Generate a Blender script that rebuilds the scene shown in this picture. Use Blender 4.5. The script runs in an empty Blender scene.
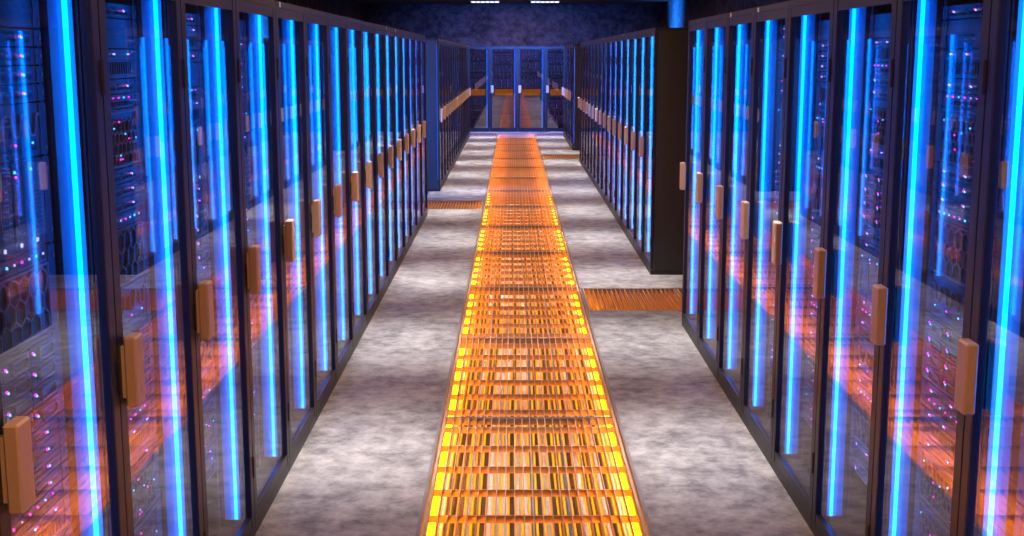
import bpy, math, random
from mathutils import Vector, Matrix

SC = bpy.context.scene
COL = SC.collection
R = random.Random(11)

# ------------------------------------------------------------------ materials
def new_mat(name):
    m = bpy.data.materials.new(name)
    m.use_nodes = True
    nt = m.node_tree
    nt.nodes.clear()
    out = nt.nodes.new('ShaderNodeOutputMaterial')
    return m, nt, out

def pbr(name, col, rough=.5, metal=0.0, spec=.5, noise=None, bump=None):
    """noise = (scale, amount, stretch) varies the colour; bump = (scale, strength)"""
    m, nt, out = new_mat(name)
    b = nt.nodes.new('ShaderNodeBsdfPrincipled')
    b.inputs['Base Color'].default_value = (*col, 1)
    b.inputs['Roughness'].default_value = rough
    b.inputs['Metallic'].default_value = metal
    b.inputs['Specular IOR Level'].default_value = spec
    nt.links.new(b.outputs[0], out.inputs[0])
    if noise or bump:
        tc = nt.nodes.new('ShaderNodeTexCoord')
    if noise:
        sc, amt, st = noise
        mp = nt.nodes.new('ShaderNodeMapping')
        mp.inputs['Scale'].default_value = st
        n = nt.nodes.new('ShaderNodeTexNoise')
        n.inputs['Scale'].default_value = sc
        n.inputs['Detail'].default_value = 6
        cr = nt.nodes.new('ShaderNodeValToRGB')
        lo = [max(0, c * (1 - amt)) for c in col]
        hi = [min(1, c * (1 + amt)) for c in col]
        cr.color_ramp.elements[0].position = .3
        cr.color_ramp.elements[1].position = .7
        cr.color_ramp.elements[0].color = (*lo, 1)
        cr.color_ramp.elements[1].color = (*hi, 1)
        nt.links.new(tc.outputs['Object'], mp.inputs[0])
        nt.links.new(mp.outputs[0], n.inputs['Vector'])
        nt.links.new(n.outputs['Fac'], cr.inputs[0])
        nt.links.new(cr.outputs[0], b.inputs['Base Color'])
    if bump:
        n2 = nt.nodes.new('ShaderNodeTexNoise')
        n2.inputs['Scale'].default_value = bump[0]
        n2.inputs['Detail'].default_value = 5
        bp = nt.nodes.new('ShaderNodeBump')
        bp.inputs['Strength'].default_value = bump[1]
        bp.inputs['Distance'].default_value = .01
        nt.links.new(tc.outputs['Object'], n2.inputs['Vector'])
        nt.links.new(n2.outputs['Fac'], bp.inputs['Height'])
        nt.links.new(bp.outputs[0], b.inputs['Normal'])
    return m

def emit(name, col, strength, sample=True):
    m, nt, out = new_mat(name)
    e = nt.nodes.new('ShaderNodeEmission')
    e.inputs[0].default_value = (*col, 1)
    e.inputs[1].default_value = strength
    nt.links.new(e.outputs[0], out.inputs[0])
    if not sample:
        m.cycles.emission_sampling = 'NONE'
    return m

def glass_mat(name, r0, tint):
    """Clear pane: see-through head on, mirror-like at grazing angles."""
    m, nt, out = new_mat(name)
    N = nt.nodes
    L = nt.links.new
    geo = N.new('ShaderNodeNewGeometry')
    dot = N.new('ShaderNodeVectorMath'); dot.operation = 'DOT_PRODUCT'
    L(geo.outputs['Normal'], dot.inputs[0]); L(geo.outputs['Incoming'], dot.inputs[1])
    ab = N.new('ShaderNodeMath'); ab.operation = 'ABSOLUTE'
    L(dot.outputs['Value'], ab.inputs[0])
    inv = N.new('ShaderNodeMath'); inv.operation = 'SUBTRACT'; inv.inputs[0].default_value = 1
    L(ab.outputs[0], inv.inputs[1])
    pw = N.new('ShaderNodeMath'); pw.operation = 'POWER'; pw.inputs[1].default_value = 4
    L(inv.outputs[0], pw.inputs[0])
    ma = N.new('ShaderNodeMath'); ma.operation = 'MULTIPLY_ADD'
    ma.inputs[1].default_value = .36; ma.inputs[2].default_value = r0
    L(pw.outputs[0], ma.inputs[0])
    tr = N.new('ShaderNodeBsdfTransparent'); tr.inputs[0].default_value = (*tint, 1)
    gl = N.new('ShaderNodeBsdfGlossy'); gl.inputs['Roughness'].default_value = 0.0
    gl.inputs[0].default_value = (1, 1, 1, 1)
    mx = N.new('ShaderNodeMixShader')
    L(ma.outputs[0], mx.inputs[0]); L(tr.outputs[0], mx.inputs[1]); L(gl.outputs[0], mx.inputs[2])
    L(mx.outputs[0], out.inputs[0])
    return m

def concrete(name, dark, light, rough, scale=1.0, spec=.4):
    m, nt, out = new_mat(name)
    N = nt.nodes; L = nt.links.new
    b = N.new('ShaderNodeBsdfPrincipled')
    b.inputs['Specular IOR Level'].default_value = spec
    tc = N.new('ShaderNodeTexCoord')
    mp = N.new('ShaderNodeMapping'); mp.inputs['Scale'].default_value = (1.1 * scale, 1.1 * scale, 1.3 * scale)
    n1 = N.new('ShaderNodeTexNoise'); n1.inputs['Scale'].default_value = 1.6; n1.inputs['Detail'].default_value = 8
    n1.inputs['Roughness'].default_value = .68
    n2 = N.new('ShaderNodeTexNoise'); n2.inputs['Scale'].default_value = 8; n2.inputs['Detail'].default_value = 6
    n2.inputs['Roughness'].default_value = .7
    L(tc.outputs['Object'], mp.inputs[0])
    L(mp.outputs[0], n1.inputs['Vector']); L(mp.outputs[0], n2.inputs['Vector'])
    mx = N.new('ShaderNodeMath'); mx.operation = 'MULTIPLY_ADD'; mx.inputs[1].default_value = .45
    half = N.new('ShaderNodeMath'); half.operation = 'MULTIPLY'; half.inputs[1].default_value = .55
    L(n2.outputs['Fac'], half.inputs[0])
    L(n1.outputs['Fac'], mx.inputs[0]); L(half.outputs[0], mx.inputs[2])
    cr = N.new('ShaderNodeValToRGB')
    cr.color_ramp.elements[0].position = .40; cr.color_ramp.elements[0].color = (*dark, 1)
    cr.color_ramp.elements[1].position = .60; cr.color_ramp.elements[1].color = (*light, 1)
    L(mx.outputs[0], cr.inputs[0]); L(cr.outputs[0], b.inputs['Base Color'])
    rr = N.new('ShaderNodeMapRange')
    rr.inputs['To Min'].default_value = rough - .1; rr.inputs['To Max'].default_value = rough + .2
    L(n1.outputs['Fac'], rr.inputs[0]); L(rr.outputs[0], b.inputs['Roughness'])
    bp = N.new('ShaderNodeBump'); bp.inputs['Strength'].default_value = .25; bp.inputs['Distance'].default_value = .004
    L(n2.outputs['Fac'], bp.inputs['Height']); L(bp.outputs[0], b.inputs['Normal'])
    L(b.outputs[0], out.inputs[0])
    return m

M = {
    'floor': concrete('grey concrete', (.17, .16, .165), (.55, .535, .53), .5, 1.0, .25),
    'wall': concrete('dark plaster', (.04, .034, .037), (.17, .145, .15), .8, .8, .2),
    'ceiling': pbr('dark ceiling', (.06, .055, .06), .8, noise=(1.5, .3, (1, 1, 1))),
    'trench': pbr('trench metal', (.5, .45, .4), .6, noise=(6, .3, (1, 1, 1))),
    'frame': pbr('dark frame metal', (.034, .030, .032), .42, .35, noise=(3, .15, (1, 1, .3))),
    'panel': pbr('cabinet panel', (.05, .046, .054), .5, .2, noise=(2, .2, (1, 1, .4))),
    'inner': pbr('cabinet interior', (.03, .03, .036), .55, .1, noise=(3, .2, (1, 1, 1))),
    'rail': pbr('mounting rail', (.04, .04, .044), .45, .4, noise=(8, .2, (1, 1, 1))),
    'reflector': pbr('strip reflector', (.8, .8, .82), .45, .0, noise=(3, .05, (1, 1, 1))),
    'glowtint': pbr('blue glow plate', (.03, .62, .9), .5, .0, .2, noise=(3, .05, (1, 1, 1))),  # tint puts the tube's blue glow into the plate colour
    'handle': pbr('satin handle', (.97, .68, .44), .4, .0, noise=(9, .06, (1, 1, .2))),
    'plate': pbr('white name plate', (.8, .8, .8), .4, noise=(40, .1, (1, 1, 1))),
    'chassis': pbr('server chassis', (.010, .010, .011), .32, .0, .15, noise=(5, .2, (1, 1, 1))),
    'face': pbr('server face', (.006, .006, .007), .3, .0, .15, noise=(12, .3, (1, 1, 1))),
    'ear': pbr('server ear', (.03, .03, .034), .45, .1, noise=(12, .15, (1, 1, 1))),
    'rib': pbr('grille rib', (.24, .215, .225), .45, .4, noise=(14, .15, (1, 1, 1))),
    'drive': pbr('drive tray', (.012, .012, .014), .32, .0, .2, noise=(14, .2, (1, 1, 1))),
    'bright': pbr('bright trim', (.12, .115, .125), .45, .3, noise=(14, .15, (1, 1, 1))),
    'slot': pbr('black vent slot', (.008, .008, .009), .8, noise=(20, .2, (1, 1, 1))),
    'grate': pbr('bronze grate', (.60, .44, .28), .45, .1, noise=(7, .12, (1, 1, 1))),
    'seam': pbr('grate curb', (.30, .28, .28), .5, .6, noise=(7, .15, (1, 1, 1))),
    'glass': glass_mat('door glass', .19, (.93, .95, .97)),
    'blue': emit('blue tube', (.0, .15, 1.0), 15),
    'bluedim': emit('added dim blue tube', (.006, .13, 1.0), 2.5),  # for the tubes added to the end cabinets
    'amber': emit('amber tube', (1.0, .25, .0005), 60.0),
    'amberpanel': emit('amber panel', (1.0, .27, .002), 2.1),
    'amberdim': emit('dim amber panel', (1.0, .23, .002), 1.5),
    'backlit': emit('backlit amber panel', (1.0, .25, .006), .38),
    'lamp': emit('ceiling diffuser', (1, .93, .9), 1.8),
    'magenta': emit('magenta light', (1.0, .02, .7), 5.0, False),
    'cyan': emit('cyan light', (.05, .5, 1.0), 5.0, False),
    'white': emit('white light', (.8, .75, 1.0), 1.6, False),
}
CABLE = {
    'pale grey': pbr('pale grey cable', (.62, .62, .64), .5, noise=(30, .1, (1, 1, 1))),
    'white': pbr('white cable', (.8, .8, .8), .5, noise=(30, .08, (1, 1, 1))),
    'black': pbr('black cable', (.03, .03, .032), .5, noise=(30, .2, (1, 1, 1))),
    'blue': pbr('blue cable', (.08, .20, .5), .5, noise=(30, .1, (1, 1, 1))),
    'brown': pbr('brown cable', (.16, .09, .05), .5, noise=(30, .15, (1, 1, 1))),
}

# ------------------------------------------------------------------ mesh builder
class MB:
    def __init__(s):
        s.v = []; s.f = []; s.m = []; s.mats = []
    def mi(s, k):
        if k not in s.mats: s.mats.append(k)
        return s.mats.index(k)
    def poly(s, pts, faces, k):
        b = len(s.v); i = s.mi(k)
        s.v += [tuple(p) for p in pts]
        for f in faces:
            s.f.append([b + q for q in f]); s.m.append(i)
    def box(s, x0, x1, y0, y1, z0, z1, k):
        p = [(x, y, z) for x in (x0, x1) for y in (y0, y1) for z in (z0, z1)]
        s.poly(p, [(0, 1, 3, 2), (4, 6, 7, 5), (0, 4, 5, 1), (2, 3, 7, 6), (0, 2, 6, 4), (1, 5, 7, 3)], k)
    def cbox(s, x0, x1, y0, y1, z0, z1, c, k):
        """box with chamfered edges, built as a convex set of 24 points"""
        P = []
        for sx, x in ((-1, x0), (1, x1)):
            for sy, y in ((-1, y0), (1, y1)):
                for sz, z in ((-1, z0), (1, z1)):
                    P.append((x, y - sy * c, z - sz * c))
                    P.append((x - sx * c, y, z - sz * c))
                    P.append((x - sx * c, y - sy * c, z))
        I = lambda a, b, d, q: ((a * 2 + b) * 2 + d) * 3 + q
        F = []
        for a in (0, 1):
            q = [I(a, 0, 0, 0), I(a, 0, 1, 0), I(a, 1, 1, 0), I(a, 1, 0, 0)]; F.append(q if a == 0 else q[::-1])
            q = [I(0, a, 0, 1), I(1, a, 0, 1), I(1, a, 1, 1), I(0, a, 1, 1)]; F.append(q if a == 0 else q[::-1])
            q = [I(0, 0, a, 2), I(0, 1, a, 2), I(1, 1, a, 2), I(1, 0, a, 2)]; F.append(q if a == 0 else q[::-1])
        for a in (0, 1):
            for b in (0, 1):
                F.append([I(a, b, 0, 0), I(a, b, 1, 0), I(a, b, 1, 1), I(a, b, 0, 1)])
                F.append([I(a, 0, b, 0), I(a, 1, b, 0), I(a, 1, b, 2), I(a, 0, b, 2)])
                F.append([I(0, a, b, 1), I(1, a, b, 1), I(1, a, b, 2), I(0, a, b, 2)])
                for d in (0, 1):
                    F.append([I(a, b, d, 0), I(a, b, d, 1), I(a, b, d, 2)])
        s.poly(P, F, k)
    def prism_yz(s, pts, x0, x1, k):
        n = len(pts)
        P = [(x0, y, z) for y, z in pts] + [(x1, y, z) for y, z in pts]
        F = [list(range(n))[::-1], list(range(n, 2 * n))]
        F += [(i, (i + 1) % n, n + (i + 1) % n, n + i) for i in range(n)]
        s.poly(P, F, k)
    def prism_xz(s, pts, y0, y1, k):
        n = len(pts)
        P = [(x, y0, z) for x, z in pts] + [(x, y1, z) for x, z in pts]
        F = [list(range(n))[::-1], list(range(n, 2 * n))]
        F += [(i, (i + 1) % n, n + (i + 1) % n, n + i) for i in range(n)]
        s.poly(P, F, k)
    def bar_yz(s, a, b, w, x0, x1, k):
        (ya, za), (yb, zb) = a, b
        dy, dz = yb - ya, zb - za
        l = math.hypot(dy, dz) or 1
        ny, nz = -dz / l * w / 2, dy / l * w / 2
        s.prism_yz([(ya + ny, za + nz), (yb + ny, zb + nz), (yb - ny, zb - nz), (ya - ny, za - nz)], x0, x1, k)
    def tube(s, path, r, k, n=8, caps=True):
        P = []; F = []
        m = len(path)
        for i, p in enumerate(path):
            p = Vector(p)
            d = (Vector(path[min(i + 1, m - 1)]) - Vector(path[max(i - 1, 0)])).normalized()
            u = d.cross(Vector((0, 0, 1)))
            if u.length < 1e-4: u = d.cross(Vector((0, 1, 0)))
            u.normalize(); w = u.cross(d)
            for j in range(n):
                a = 2 * math.pi * j / n
                P.append(p + r * (math.cos(a) * u + math.sin(a) * w))
        for i in range(m - 1):
            for j in range(n):
                F.append((i * n + j, i * n + (j + 1) % n, (i + 1) * n + (j + 1) % n, (i + 1) * n + j))
        if caps:
            F.append(list(range(n))); F.append([(m - 1) * n + j for j in range(n)][::-1])
        s.poly(P, F, k)
    def add(s, o):
        b = len(s.v); s.v += o.v
        for f, mi in zip(o.f, o.m):
            s.f.append([b + q for q in f]); s.m.append(s.mi(o.mats[mi]))
    def mesh(s, name, smooth=False):
        import bmesh
        me = bpy.data.meshes.new(name)
        me.from_pydata(s.v, [], s.f)
        for k in s.mats: me.materials.append(k if not isinstance(k, str) else M[k])
        me.polygons.foreach_set('material_index', s.m)
        bm = bmesh.new(); bm.from_mesh(me)
        bmesh.ops.recalc_face_normals(bm, faces=bm.faces)
        bm.to_mesh(me); bm.free()
        if smooth:
            me.polygons.foreach_set('use_smooth', [True] * len(me.polygons))
        me.update()
        return me

def link(name, mesh, parent=None, loc=(0, 0, 0), rz=0.0):
    o = bpy.data.objects.new(name, mesh)
    COL.objects.link(o)
    o.location = loc
    o.rotation_euler = (0, 0, rz)
    if parent is not None: o.parent = parent
    return o

def tag(o, label, cat, group=None, kind=None):
    if label: o['label'] = label
    if cat: o['category'] = cat
    if group: o['group'] = group
    if kind: o['kind'] = kind
    return o

def structure(name, mb):
    o = link(name, mb.mesh(name)); o['kind'] = 'structure'; return o

ORD = ['first', 'second', 'third', 'fourth', 'fifth', 'sixth', 'seventh', 'eighth', 'ninth', 'tenth', 'eleventh',
       'twelfth', 'thirteenth', 'fourteenth', 'fifteenth', 'sixteenth', 'seventeenth', 'eighteenth', 'nineteenth',
       'twentieth', 'twenty-first', 'twenty-second', 'twenty-third', 'twenty-fourth', 'twenty-fifth',
       'twenty-sixth', 'twenty-seventh', 'twenty-eighth', 'twenty-ninth', 'thirtieth']

# ------------------------------------------------------------------ layout (metres)
XL, XR = -1.063, 1.241          # door planes of the two rows
GL, GR = -.39, .57              # central grating
ROOM_X, ROOM_Y0, ROOM_Y1, ROOM_H = 4.1, -2.0, 34.6, 3.37
PITCH = .80
PANEL = 1.93
GY0, NPAN = -1.22, 17
GY1 = GY0 + PANEL * NPAN
TD = .22                        # trench depth
SIDE = [(1, 9.36, 10.30), (1, 23.85, 24.79), (1, GY1 - .94, GY1), (-1, 15.80, 16.74), (-1, GY1 - .94, GY1)]
SIDE_W, SIDE_N = .80, 2

# ------------------------------------------------------------------ setting
def build_floor():
    mb = MB()
    def slab(x0, x1, y0, y1):
        mb.box(x0, x1, y0, y1, -.30, 0, 'floor')
    for sgn, xe in ((-1, GL), (1, GR)):
        cuts = sorted([(a, b) for s, a, b in SIDE if s == sgn])
        y = ROOM_Y0
        xo = sgn * ROOM_X
        for a, b in cuts:
            slab(*sorted((xe, xo)), y, a)
            xi = xe + sgn * SIDE_W * SIDE_N
            slab(*sorted((xi, xo)), a, b)
            y = b
        slab(*sorted((xe, xo)), y, ROOM_Y1)
    slab(GL, GR, ROOM_Y0, GY0)
    slab(GL, GR, GY1, ROOM_Y1)
    # trench bottom and linings
    mb.box(GL - .001, GR + .001, GY0 - .001, GY1 + .001, -.30, -TD, 'trench')
    for sgn, a, b in SIDE:
        xe = GL if sgn < 0 else GR
        mb.box(*sorted((xe, xe + sgn * SIDE_W * SIDE_N)), a, b, -.30, -.24, 'trench')
    return structure('floor', mb)
build_floor()

def build_shell():
    mb = MB(); mb.box(-ROOM_X, ROOM_X, ROOM_Y0, ROOM_Y1, ROOM_H, ROOM_H + .2, 'ceiling'); structure('ceiling', mb)
    mb = MB(); mb.box(-ROOM_X, ROOM_X, ROOM_Y1, ROOM_Y1 + .2, 0, ROOM_H, 'wall'); structure('wall_back', mb)
    mb = MB(); mb.box(-ROOM_X, ROOM_X, ROOM_Y0 - .2, ROOM_Y0, 0, ROOM_H, 'wall'); structure('wall_front', mb)
    mb = MB(); mb.box(-ROOM_X - .2, -ROOM_X, ROOM_Y0, ROOM_Y1, 0, ROOM_H, 'wall'); structure('wall_left', mb)
    mb = MB(); mb.box(ROOM_X, ROOM_X + .2, ROOM_Y0, ROOM_Y1, 0, ROOM_H, 'wall'); structure('wall_right', mb)
build_shell()

# ------------------------------------------------------------------ floor grates
def grate_meshes(w, l, nbar, ncross, depth, key):
    """w along x, l along y, bars run along y; top at z = 0"""
    f = MB(); e = .014
    f.box(0, e, 0, l, -depth, 0, 'grate'); f.box(w - e, w, 0, l, -depth, 0, 'grate')
    f.box(e, w - e, 0, e, -depth, 0, 'seam'); f.box(e, w - e, l - e, l, -depth, 0, 'seam')
    g = MB()
    for i in range(nbar):
        x = e + (w - 2 * e) * (i + 1) / (nbar + 1)
        g.box(x - .0022, x + .0022, e, l - e, -depth * .9, -.001, 'grate')
    c = MB(); c.box(e, w - e, -.003, .003, -depth, -.004, 'grate')
    return f.mesh(key + '_frame'), g.mesh(key + '_slat_grid'), (c.mesh(key + '_cross_bar') if ncross else None)

gap = .012
gw = GR - GL - 2 * gap
FR, GRD, CB = grate_meshes(gw, PANEL - .006, 21, 6, .038, 'aisle_grate')
for i in range(NPAN):
    r = link('floor_grate', None, None, (GL + gap, GY0 + i * PANEL + .003, -.001))
    who = 'nearest of the central aisle runner' if i == 0 else (
        'farthest panel of the central aisle runner' if i == NPAN - 1 else ORD[i] + ' panel along the central aisle runner')
    tag(r, 'amber-lit steel floor grate, ' + who, 'floor grate', 'grates along the central aisle')
    link('frame', FR, r); link('slat_grid', GRD, r)
    for k in range(6):
        link('cross_bar', CB, r, (0, (PANEL - .006) * (k + .5) / 6 , 0))

curb = MB()
curb.box(GL - .012, GL + .004, GY0, GY1, -.06, .002, 'seam')
o = link('grate_curb', curb.mesh('curb')); tag(o, 'thin metal edging strip along the left side of the central floor grates', 'edging')
curb = MB()
curb.box(GR - .004, GR + .012, GY0, GY1, -.06, .002, 'seam')
o = link('grate_curb', curb.mesh('curb')); tag(o, 'thin metal edging strip along the right side of the central floor grates', 'edging')

FR2, GRD2, _ = grate_meshes(SIDE_W - .01, .93, 19, 0, .05, 'side_grate')
SIDE_NAMES = ['before the near end of the right rear row', 'in the far gap of the right rows',
              'at the right foot of the back cabinets', 'in the gap between the left rows',
              'at the left foot of the back cabinets']
for (sgn, a, b), nm in zip(SIDE, SIDE_NAMES):
    xe = GL - .014 if sgn < 0 else GR + .014
    for k in range(SIDE_N):
        x0 = xe + k * SIDE_W if sgn > 0 else xe - (k + 1) * SIDE_W
        r = link('floor_grate', None, None, (x0 + .005 - (sgn > 0) * .0, a + .005, -.001))
        tag(r, ('inner' if k == 0 else 'outer') + ' orange side floor grate ' + nm, 'floor grate', 'side floor grates')
        link('frame', FR2, r); link('slat_grid', GRD2, r)

# amber lamps in the trenches
def amber(x, y0, y1, z, label):
    r = link('amber_light_strip', None, None, (x, y0, z))
    tag(r, label, 'light strip', 'amber light strips under the floor')
    L = y1 - y0
    a = MB(); b = MB()
    s = 1 if x < (GL + GR) / 2 else -1
    a.prism_xz([(0, 0), (s * .040, 0), (s * .040, .012), (0, .05)], 0, L, 'reflector')
    b.prism_xz([(s * .004, .049), (s * .028, .0275), (s * .030, .032), (s * .007, .055)], .005, L - .005, 'amber')
    link('channel', a.mesh('amber_channel'), r); link('diffuser', b.mesh('amber_diffuser'), r)
amber(GL + .0005, GY0 + .05, GY1 - .05, -TD + .0001, 'amber light strip under the left edge of the central floor grates')
amber(GR - .0005, GY0 + .05, GY1 - .05, -TD + .0001, 'amber light strip under the right edge of the central floor grates')
# luminous panels lying on the trench bottoms, one below each grate
def light_panel(w, l, k):
    a = MB(); a.box(0, w, 0, l, 0, .014, 'reflector')
    b = MB(); b.box(.006, w - .006, .006, l - .006, .014, .018, k)
    return a.mesh('panel_tray'), b.mesh('panel_diffuser')
pt, pd = light_panel(GR - GL - .104, PANEL - .02, 'amberpanel')
for i in range(NPAN):
    r = link('amber_underfloor_lamp', None, None, (GL + .052, GY0 + i * PANEL + .01, -TD))
    tag(r, 'glowing amber panel beneath cables, under ' + ('nearest' if i == 0 else 'farthest' if i == NPAN - 1 else ORD[i]) + ' panel of the central grates',
        'lamp', 'amber lamps under the floor')
    link('tray', pt, r); link('diffuser', pd, r)
pt, pd = light_panel(SIDE_W - .02, .88, 'amberdim')
for (sgn, a, b), nm in zip(SIDE, SIDE_NAMES):
    xe = GL if sgn < 0 else GR
    for k in range(SIDE_N):
        x0 = xe + k * SIDE_W if sgn > 0 else xe - (k + 1) * SIDE_W
        r = link('amber_underfloor_lamp', None, None, (x0 + .01, a + .03, -.24))
        tag(r, 'glowing panel under ' + ('inner' if k == 0 else 'outer') + ' floor grate ' + nm, 'lamp', 'amber lamps under the floor')
        link('tray', pt, r); link('diffuser', pd, r)

# cables lying in the central trench
def cables():
    n = 24
    rc = random.Random(5)
    kinds = ['brown', 'black', 'brown', 'pale grey', 'brown', 'black', 'white', 'pale grey', 'white', 'black', 'pale grey', 'white',
             'blue', 'black', 'pale grey', 'black', 'brown', 'blue', 'black', 'pale grey', 'black', 'brown', 'pale grey', 'black']
    for i in range(n):
        rad = .0125 if kinds[i] != 'white' else .0145
        x0 = GL + .068 + (GR - GL - .136) * (i + .5) / n
        ph = [rc.random() * 6.28 for _ in range(3)]
        path = []
        y = GY0 + .04
        while y < GY1 - .03:
            w = .012 * math.sin(y * .8) + .0015 * math.sin(y * 2.3 + ph[1])
            path.append((x0 + w, y, -TD + .0185 + rad))
            y += .14
        mb = MB(); mb.tube(path, rad, CABLE[kinds[i]], 7)
        o = link('cable', mb.mesh('cable', True))
        tag(o, kinds[i] + ' cable, ' + ORD[i] + ' from the left, running below the central floor grates', 'cable', 'cables under the central grates')
cables()

# ------------------------------------------------------------------ cabinets
SW = .60                          # server width between the rail centres
H = 2.195
DEPTH = 1.0
ZD0, ZD1 = .045, H - .03        # door
ZG0, ZG1 = .095, H - .07        # glass
ST = .053

def cabinet_meshes(W, strip_at, strip_mat):
    w = W - .004                  # hairline gap to the neighbour
    m = {}
    c = MB()                      # carcass: plinth, top fascia, corner posts, rear frame
    c.box(-DEPTH, -.002, .002, w, 0, .043, 'frame')
    c.box(-DEPTH, -.002, .002, w, H - .028, H, 'frame')
    for y0 in (.018, w - .046):
        c.box(-.085, -.036, y0, y0 + .03, .043, H - .028, 'inner')
        c.box(-DEPTH + .02, -DEPTH + .06, y0, y0 + .03, .043, H - .028, 'inner')
    m['carcass'] = c.mesh('carcass')
    s = MB(); s.box(-DEPTH, -.034, .002, .016, .043, H - .028, 'panel'); m['side_a'] = s.mesh('side_panel')
    s = MB(); s.box(-DEPTH, -.034, w - .014, w, .043, H - .028, 'panel'); m['side_b'] = s.mesh('side_panel')
    s = MB(); s.box(-DEPTH, -DEPTH + .016, .018, w - .016, .045, H - .03, 'inner'); m['back'] = s.mesh('back_panel')
    r = MB()
    for y in ((W - SW) / 2 - .012, W - (W - SW) / 2 - .010):
        r.box(-.16, -.122, y, y + .022, .05, H - .04, 'rail')
        for k in range(20):
            z = .14 + k * .098
            r.box(-.1221, -.1205, y + .006, y + .016, z, z + .012, 'slot')
    m['rail'] = r.mesh('mounting_rail')
    d = MB()
    d.cbox(-.030, 0, .002, ST, ZD0, ZD1, .002, 'frame')
    d.cbox(-.030, 0, w - ST + .002, w, ZD0, ZD1, .002, 'frame')
    d.box(-.028, -.002, ST, w - ST + .002, ZD0, ZG0, 'frame')
    d.box(-.028, -.002, ST, w - ST + .002, ZG1, ZD1, 'frame')
    # bright inner bead round the glass
    for a in ((-.004, -.0008, ST, ST + .004, ZG0, ZG1), (-.004, -.0008, w - ST - .002, w - ST + .002, ZG0, ZG1),
              (-.004, -.0008, ST, w - ST, ZG0, ZG0 + .005), (-.004, -.0008, ST, w - ST, ZG1 - .004, ZG1)):
        d.box(*a, 'rail')
    m['door'] = d.mesh('door')
    g = MB(); g.box(-.018, -.012, ST - .002, w - ST + .004, ZG0 - .002, ZG1 + .002, 'glass'); m['glass'] = g.mesh('glass_pane')
    h = MB()                      # handle: bevelled slab on a narrower foot
    h.cbox(.008, .042, .022, .094, 1.005, 1.200, .005, 'handle')
    h.box(-.001, .010, .026, .050, 1.03, 1.175, 'handle')
    m['handle'] = h.mesh('handle')
    hg = MB(); hg.tube([(.002, w - .004, 0), (.002, w - .004, .09)], .005, 'rail', 8)
    m['hinge'] = hg.mesh('hinge')
    t = MB(); ys = W - .080 if strip_at else .080
    sg = 1 if strip_at else -1
    t.tube([(-.058, ys, .10), (-.058, ys, 2.128)], .0072, strip_mat, 10)
    m['tube'] = t.mesh('light_tube')
    p = MB(); p.box(-.108, -.046, *sorted((ys + sg * .019, ys + sg * .024)), .09, 2.14, 'glowtint')  # plate added behind the tube to imitate its soft glow
    p.box(-.064, -.052, *sorted((ys - sg * .008, ys + sg * .020)), .085, .097, 'inner')
    p.box(-.064, -.052, *sorted((ys - sg * .008, ys + sg * .020)), 2.130, 2.142, 'inner')
    m['channel'] = p.mesh('glow_plate')
    n = MB(); n.box(-.003, .0015, .095, .118, H - .026, H - .004, 'plate'); m['plate'] = n.mesh('name_plate')
    return m

def cabinet(m, loc, rz, label, group, plate=False, strip=True):
    r = link('server_cabinet', None, None, loc, rz)
    tag(r, label, 'cabinet', group)
    link('carcass', m['carcass'], r)
    link('side_panel', m['side_a'], r); link('side_panel', m['side_b'], r)
    link('back_panel', m['back'], r)
    link('mounting_rail', m['rail'], r)
    d = link('door', m['door'], r)
    link('glass_pane', m['glass'], d); link('handle', m['handle'], d)
    for z in (.25, 1.05, 1.85): link('hinge', m['hinge'], d, (0, 0, z))
    if strip:
        s = link('light_strip', m['channel'], r)
        t = link('light_tube', m['tube'], s); t['label'] = 'glowing blue light tube'
    if plate:
        link('name_plate', m['plate'], r)['label'] = 'small white name plate'
    return r

# ------------------------------------------------------------------ servers
def led(mb, y, z, k, s=.0045, x=.004):
    s *= .8
    mb.box(x, x + .003, y - s / 2, y + s / 2, z - s / 2, z + s / 2, k)

class Kind:
    """parts: list of (part name, MB, location); leds: list of (y, z, colour, size, x)"""
    def __init__(s, name, cat, h, desc, group):
        s.name, s.cat, s.h, s.desc, s.group = name, cat, h, desc, group
        s.parts = []; s.leds = []
    def part(s, name, mb, label=None): s.parts.append((name, mb, label))

def base(kind, depth=.62):
    h = kind.h; c = MB()
    c.box(-depth, 0, .035, SW - .035, .002, h - .002, 'chassis')
    c.box(0, .004, .030, SW - .030, .002, h - .002, 'face')
    kind.part('chassis', c)
    for sx in (0, 1):
        e = MB()
        y0, y1 = (0, .040) if sx == 0 else (SW - .040, SW)
        yi = .046 if sx == 0 else SW - .046
        yo = 0 if sx == 0 else SW
        e.prism_yz([(yo, .003), (yi, .003), (yi, h * .30), (y1 if sx == 0 else y0, h * .5), (yi, h * .7), (yi, h - .003), (yo, h - .003)],
                   .0005, .006, 'ear')
        yc = .014 if sx == 0 else SW - .014
        for zz in ((.5,) if h < .06 else (.15, .85)):
            e.tube([(.006, yc, h * zz), (.0085, yc, h * zz)], .005, 'rib', 8)
        kind.part('ear', e)

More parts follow.
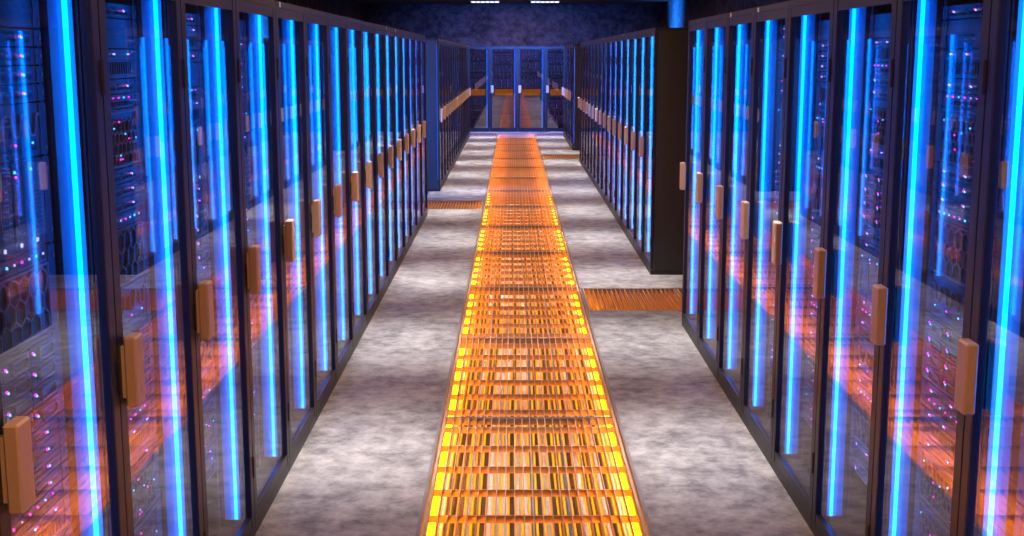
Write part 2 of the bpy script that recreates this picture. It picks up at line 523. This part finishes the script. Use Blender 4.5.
def hexes(mb, y0, y1, z0, z1, r, w, k, x0=.004, x1=.010):
    seen = set()
    dx = math.sqrt(3) * r; dz = 1.5 * r
    rows = int((z1 - z0) / dz) + 2; cols = int((y1 - y0) / dx) + 2
    for a in range(-1, rows):
        for b in range(-1, cols):
            cy = y0 + dx * (b + (.5 if a % 2 else 0)) + dx / 2; cz = z0 + dz * a + r * .7
            pts = [(cy + r * math.sin(t * math.pi / 3), cz + r * math.cos(t * math.pi / 3)) for t in range(6)]
            for t in range(6):
                p, q = pts[t], pts[(t + 1) % 6]
                key = tuple(sorted([(round(p[0], 3), round(p[1], 3)), (round(q[0], 3), round(q[1], 3))]))
                if key in seen: continue
                seen.add(key)
                if all(y0 <= v[0] <= y1 and z0 <= v[1] <= z1 for v in (p, q)):
                    mb.bar_yz(p, q, w, x0, x1, k)
    mb.bar_yz((y0, z0), (y1, z0), w, x0, x1, k); mb.bar_yz((y0, z1), (y1, z1), w, x0, x1, k)
    mb.bar_yz((y0, z0), (y0, z1), w, x0, x1, k); mb.bar_yz((y1, z0), (y1, z1), w, x0, x1, k)

def make_kinds():
    U = .0445
    K = {}
    # one unit pizza box with three pairs of lights
    k = Kind('slim_server', 'server', U, 'slim server with paired lights', 'slim rack servers in the cabinets')
    base(k)
    b = MB()
    for a in range(3):
        y = .07 + a * .16
        b.box(.004, .007, y, y + .13, .026, .030, 'bright')
        b.box(.004, .006, y, y + .13, .012, .020, 'slot')
    k.part('bezel', b)
    for a in range(3):
        y = .10 + a * .18
        k.leds += [(y, .024, 'magenta', .006, .007), (y + .011, .022, 'cyan', .006, .007)]
    K['slim'] = k
    # two unit server, slotted front
    k = Kind('slotted_server', 'server', 2 * U, 'slotted server', 'slotted rack servers in the cabinets')
    base(k)
    b = MB()
    for a in range(22):
        y = .065 + a * .0215
        b.box(.004, .008, y, y + .006, .014, .050, 'drive')
    b.box(.004, .009, .06, SW - .06, .058, .063, 'bright')
    k.part('bezel', b)
    for a in range(4):
        y = .09 + a * .135
        k.leds += [(y, .073, 'cyan', .006, .004), (y + .012, .073, 'magenta', .006, .004)]
    K['slot'] = k
    # network switch with two rows of ports
    k = Kind('network_switch', 'network switch', U, 'network switch', 'network switches in the cabinets')
    base(k)
    b = MB()
    for a in range(20):
        y = .075 + a * .0225
        b.box(.004, .0075, y, y + .017, .008, .024, 'drive')
        b.box(.0075, .008, y + .003, y + .014, .010, .021, 'slot')
    k.part('port_panel', b)
    for a in range(9):
        k.leds.append((.085 + a * .05, .033, ('magenta', 'magenta', 'cyan', 'magenta', 'white')[a % 5], .0055, .004))
    K['switch'] = k
    # storage array four rows x three columns of trays with loop pulls
    k = Kind('storage_array', 'storage array', 5 * U, 'storage array', 'storage arrays in the cabinets')
    base(k)
    for rr in range(4):
        for cc in range(3):
            y = .056 + cc * .165; z = .010 + rr * .052
            d = MB()
            d.cbox(.003, .012, y, y + .158, z, z + .047, .002, 'drive')
            P = [(y + .045, z + .010), (y + .130, z + .010), (y + .142, z + .0235), (y + .130, z + .037), (y + .045, z + .037)]
            for i in range(5):
                d.bar_yz(P[i], P[(i + 1) % 5], .004, .012, .019, 'rib')
            k.part('drive_tray', d)
            k.leds += [(y + .012, z + .032, 'magenta', .0065, .012), (y + .021, z + .027, 'cyan', .006, .012)]
    K['array'] = k
    # honeycomb fronted server with a row of lights above
    k = Kind('honeycomb_server', 'server', 5 * U, 'honeycomb server with light row', 'honeycomb rack servers in the cabinets')
    base(k)
    b = MB(); hexes(b, .058, SW - .058, .012, .176, .034, .0045, 'rib'); k.part('honeycomb_grille', b)
    b = MB(); b.box(.004, .007, .058, SW - .058, .184, .189, 'bright'); k.part('trim_bar', b)
    for a in range(11):
        k.leds.append((.075 + a * .045, .203, ('white', 'cyan', 'white', 'magenta')[a % 4], .007, .004))
    K['hex'] = k
    # plain honeycomb, fewer lights lower down
    k = Kind('honeycomb_server', 'server', 4 * U, 'honeycomb server with scattered lights', 'scattered-light honeycomb servers in the cabinets')
    base(k)
    b = MB(); hexes(b, .058, SW - .058, .010, .168, .022, .0032, 'rib'); k.part('honeycomb_grille', b)
    rr = random.Random(3)
    for a in range(12):
        k.leds.append((.08 + rr.random() * .44, .02 + rr.random() * .14, ('magenta', 'cyan')[a % 2], .0055, .010))
    K['mesh'] = k
    # blade chassis
    k = Kind('blade_chassis', 'blade chassis', 5 * U, 'blade chassis with dotted vents', 'blade chassis in the cabinets')
    base(k)
    for a in range(5):
        y = .056 + a * .0985
        d = MB(); d.cbox(.003, .011, y, y + .092, .030, .214, .002, 'drive')
        for q in range(3):
            for z in range(14):
                yy = y + .030 + q * .014; zz = .045 + z * .0112
                d.box(.011, .0125, yy, yy + .009, zz, zz + .006, 'bright')
        d.box(.011, .016, y + .010, y + .016, .07, .17, 'rib')
        k.part('blade', d)
        k.leds += [(y + .014, .198, 'cyan', .007, .011), (y + .045, .020, 'white', .012, .004)]
        if a % 2: k.leds += [(y + .020, .186, 'magenta', .006, .011)]
    K['blade'] = k
    # notched front
    k = Kind('notched_server', 'server', 3 * U, 'notched server', 'notched rack servers in the cabinets')
    base(k)
    b = MB()
    for a in range(5):
        y = .062 + a * .098
        P = [(y, .105), (y + .018, .105), (y + .034, .055), (y + .060, .055), (y + .076, .105), (y + .092, .105)]
        for i in range(5): b.bar_yz(P[i], P[i + 1], .005, .004, .010, 'rib')
        b.box(.004, .006, y + .012, y + .080, .018, .026, 'slot')
    k.part('vent_trim', b)
    for a in range(5):
        k.leds.append((.085 + a * .105, .036, ('cyan', 'magenta')[a % 2], .006, .004))
    K['notch'] = k
    # amber backlit unit
    k = Kind('backlit_panel', 'panel', 5 * U, 'amber backlit front panel', 'amber backlit panels in the cabinets')
    base(k, .3)
    b = MB(); b.box(.004, .010, .06, SW - .06, .03, .195, 'backlit')
    for a in range(4): b.box(.010, .013, .06, SW - .06, .055 + a * .035, .060 + a * .035, 'drive')
    k.part('lit_front', b)
    K['orange'] = k
    # patch panel / shelf blank
    k = Kind('blanking_panel', 'panel', 2 * U, 'plain black blanking panel', 'blanking panels in the cabinets')
    base(k, .05)
    b = MB(); b.box(.004, .006, .07, SW - .07, .042, .046, 'rail'); k.part('ridge', b)
    K['blank'] = k
    for k in K.values():
        allm = MB(); 
        for n, mb, l in k.parts: allm.add(mb)
        k.joined = allm.mesh(k.name)
        lm = MB()
        for y, z, c, s, x in k.leds: led(lm, y, z, c, s, x)
        k.ledmesh = lm.mesh('status_lights') if k.leds else None
        k.meshes = [(n, mb.mesh(n), l) for n, mb, l in k.parts]
        k.single = {}
        for y, z, c, s, x in k.leds:
            if (c, s) not in k.single:
                q = MB(); q.box(0, .003, -s * .4, s * .4, -s * .4, s * .4, c); k.single[(c, s)] = q.mesh('status_light')
    return K
K = make_kinds()

# from the top down
LAYOUT = [
    ['blank', 'slim', 'slim', 'slim', 'slim', 'notch', 'blade', 'hex', 'array', 'slim', 'slim', 'slim', 'slim', 'switch', 'slot', 'slot', 'mesh', 'mesh'],
    ['slim', 'blank', 'slot', 'slim', 'switch', 'mesh', 'slim', 'slim', 'slim', 'hex', 'notch', 'array', 'slim', 'switch', 'slot', 'slim', 'mesh', 'mesh'],
    ['slim', 'slot', 'slim', 'blank', 'switch', 'slot', 'blade', 'slim', 'slim', 'array', 'slot', 'switch', 'slim', 'hex', 'notch', 'mesh', 'slim', 'slot'],
    ['slot', 'blade', 'slot', 'notch', 'hex', 'slot', 'notch', 'orange', 'array', 'slot', 'mesh', 'blade', 'slot', 'hex', 'slim'],
    ['mesh', 'slim', 'notch', 'slot', 'array', 'slot', 'hex', 'orange', 'slim', 'blade', 'slot', 'mesh', 'notch', 'slot', 'slot'],
    ['blank', 'slot', 'switch', 'slim', 'slim', 'mesh', 'slot', 'array', 'slim', 'slim', 'blade', 'switch', 'slot', 'notch', 'slim', 'hex', 'slot', 'slim'],
    ['array', 'slot', 'array', 'slot', 'notch', 'array', 'orange', 'array', 'slim', 'switch', 'hex', 'slot', 'notch'],
    ['slot', 'array', 'slot', 'blade', 'notch', 'array', 'orange', 'slot', 'array', 'switch', 'notch', 'array'],
]
def fill(cab, W, layout, detail, where):
    y0 = (W - SW) / 2
    z = ZG1 - .02
    idx = 0
    for name in LAYOUT[layout]:
        k = K[name]
        z -= k.h
        if z < .06: break
        lab = k.desc + ', ' + ORD[idx] + ' from top, ' + where
        idx += 1
        loc = cab.matrix_basis @ Vector((-.1222 + .002, y0, z))
        rz = cab.rotation_euler.z
        if detail == 0:
            r = link(k.name, None, None, loc, rz)
            for n, me, l in k.meshes: link(n, me, r)
            for y, zz, c, s, x in k.leds:
                link('status_light', k.single[(c, s)], r, (x, y, zz))['label'] = 'glowing ' + c + ' status light'
        else:
            r = link(k.name, k.joined, None, loc, rz)
            if k.ledmesh: link('status_light', k.ledmesh, r)['kind'] = 'stuff'
        tag(r, lab, k.cat, k.group)

CL = cabinet_meshes(PITCH, 1, 'blue')
CR = cabinet_meshes(PITCH, 0, 'blue')
CBK = cabinet_meshes(.72, 1, 'bluedim')  # dim tubes added here to turn the end posts blue

def row(side, y_start, n, name, group, detail_n, plates, seq, dense=True):
    for i in range(n):
        if side < 0:
            loc = (XL, y_start + i * PITCH, 0); rz = 0; m = CL
        else:
            loc = (XR, y_start + (i + 1) * PITCH, 0); rz = math.pi; m = CR
        pos = 'nearest' if i == 0 else ('farthest' if i == n - 1 else ORD[i])
        c = cabinet(m, loc, rz, 'black server cabinet with blue-lit glass door, ' + pos + ' in the ' + name, group, plate=(i in plates))
        fill(c, PITCH, seq[i % len(seq)], 0 if i < detail_n else 1, pos + ' cabinet, ' + name)

row(-1, 2.42, 16, 'left front row', 'cabinets of the left front row', 5, (4, 10, 11), [0, 1, 2, 5, 3, 1, 4, 2])
row(1, 2.46, 8, 'right front row', 'cabinets of the right front row', 5, (4, 5), [2, 1, 5, 0])
row(1, 10.95, 15, 'right rear row', 'cabinets of the right rear row', 0, (3, 7), [3, 4])
row(-1, 17.90, 16, 'left rear row', 'cabinets of the left rear row', 0, range(16), [4, 3])
row(1, 25.80, 6, 'right end row', 'cabinets of the right end row', 0, (), [4, 3])
for i in range(4):
    x = -1.32 + i * .72
    pos = ('leftmost', 'second from left', 'second from right', 'rightmost')[i]
    c = cabinet(CBK, (x, 32.3, 0), -math.pi / 2, 'server cabinet facing the aisle at its far end, ' + pos, 'cabinets across the end of the aisle')
    fill(c, .72, (6, 7, 6, 7)[i], 1, pos + ' end cabinet')

# ------------------------------------------------------------------ ceiling lamps
def ceiling_lights():
    a = MB()
    for q in ((-.375, -.36, -.46, .46), (.36, .375, -.46, .46), (-.36, .36, -.46, -.445), (-.36, .36, .445, .46)):
        a.box(*q, -.05, 0, 'rail')
    for q in range(1, 6):
        a.box(-.36 + q * .12 - .008, -.36 + q * .12 + .008, -.445, .445, -.046, -.041, 'rail')
    a.box(-.375, .375, -.46, .46, -.006, 0, 'rail')
    am = a.mesh('lamp_housing')
    b = MB(); b.box(-.36, .36, -.445, .445, -.04, -.02, 'lamp'); bm_ = b.mesh('diffuser')
    n = 12
    for i in range(n):
        y = 5.9 + 2.42 * i
        for x, sd in ((-.72, 'left'), (.83, 'right')):
            r = link('ceiling_light', None, None, (x, y, ROOM_H))
            k = n - 1 - i
            tag(r, 'white ceiling light panel over the ' + sd + ' of the aisle, ' + ('nearest the back wall' if k == 0 else ORD[k] + ' from the back wall'),
                'ceiling light', 'ceiling lights over the aisle')
            link('housing', am, r); link('diffuser', bm_, r)
            ld = bpy.data.lights.new('lamp_beam', 'AREA')
            ld.shape = 'RECTANGLE'; ld.size = .68; ld.size_y = .62
            ld.energy = 6.6; ld.color = (1, .96, .95); ld.spread = math.radians(34)
            lo = bpy.data.objects.new('lamp_beam', ld); COL.objects.link(lo)
            lo.location = (x, y, ROOM_H - .052)
ceiling_lights()

def area(name, loc, target, sx, sy, energy, col, spread=180):
    ld = bpy.data.lights.new(name, 'AREA'); ld.shape = 'RECTANGLE'
    ld.size = sx; ld.size_y = sy; ld.energy = energy; ld.color = col; ld.spread = math.radians(spread)
    o = bpy.data.objects.new(name, ld); COL.objects.link(o)
    o.location = loc
    o.rotation_euler = (Vector(target) - Vector(loc)).to_track_quat('-Z', 'Y').to_euler()
    return o
for i in range(7):  # added warm fill along the aisle, no fixtures behind it
    area('warm_fill_light', (.09, 1.2 + 5.2 * i, 3.35), (.09, 1.2 + 5.2 * i, 0), .5, 2.0, 40, (1, .50, .26))
area('blue_corner_fill', (2.5, 31.6, 2.0), (4.2, 31.6, 2.9), .3, 1.2, 130, (.01, .2, 1), 85)  # added fill to turn the right wall blue, no fixture
area('blue_gap_fill', (-3.6, 15.2, 1.5), (-1.6, 17.9, 1.2), .3, 1.8, 90, (.0, .2, 1), 80)  # added fill for the blue end panel of the left rear row
area('blue_end_fill', (.4, 27.5, 3.3), (.2, 32.3, 1.2), 1.6, .4, 230, (.03, .17, 1), 70)  # added blue fill on the end cabinets, no real lamp there

# ------------------------------------------------------------------ world, camera, view
w = bpy.data.worlds.new('room'); SC.world = w; w.use_nodes = True
w.node_tree.nodes['Background'].inputs[0].default_value = (.02, .03, .06, 1)
w.node_tree.nodes['Background'].inputs[1].default_value = .2

F_PX = 1230.0
cam = bpy.data.cameras.new('camera'); co = bpy.data.objects.new('camera', cam); COL.objects.link(co)
cam.sensor_width = 36; cam.lens = 36 * F_PX / 1024
pitch = math.atan((268 - 56) / F_PX)
co.location = (0, 0, 1.95)
co.rotation_euler = (math.pi / 2 - pitch, 0, 0)
cam.shift_x = -1.0 / 1024
cam.clip_start = .05; cam.clip_end = 200
SC.camera = co

vs = SC.view_settings
vs.view_transform = 'Standard'; vs.look = 'None'; vs.gamma = 1; vs.exposure = 0; vs.use_curve_mapping = False
cy = SC.cycles
cy.max_bounces = 14; cy.transparent_max_bounces = 40; cy.glossy_bounces = 8; cy.diffuse_bounces = 4
cy.caustics_reflective = False; cy.caustics_refractive = False
cy.sample_clamp_indirect = 6
cy.use_denoising = True
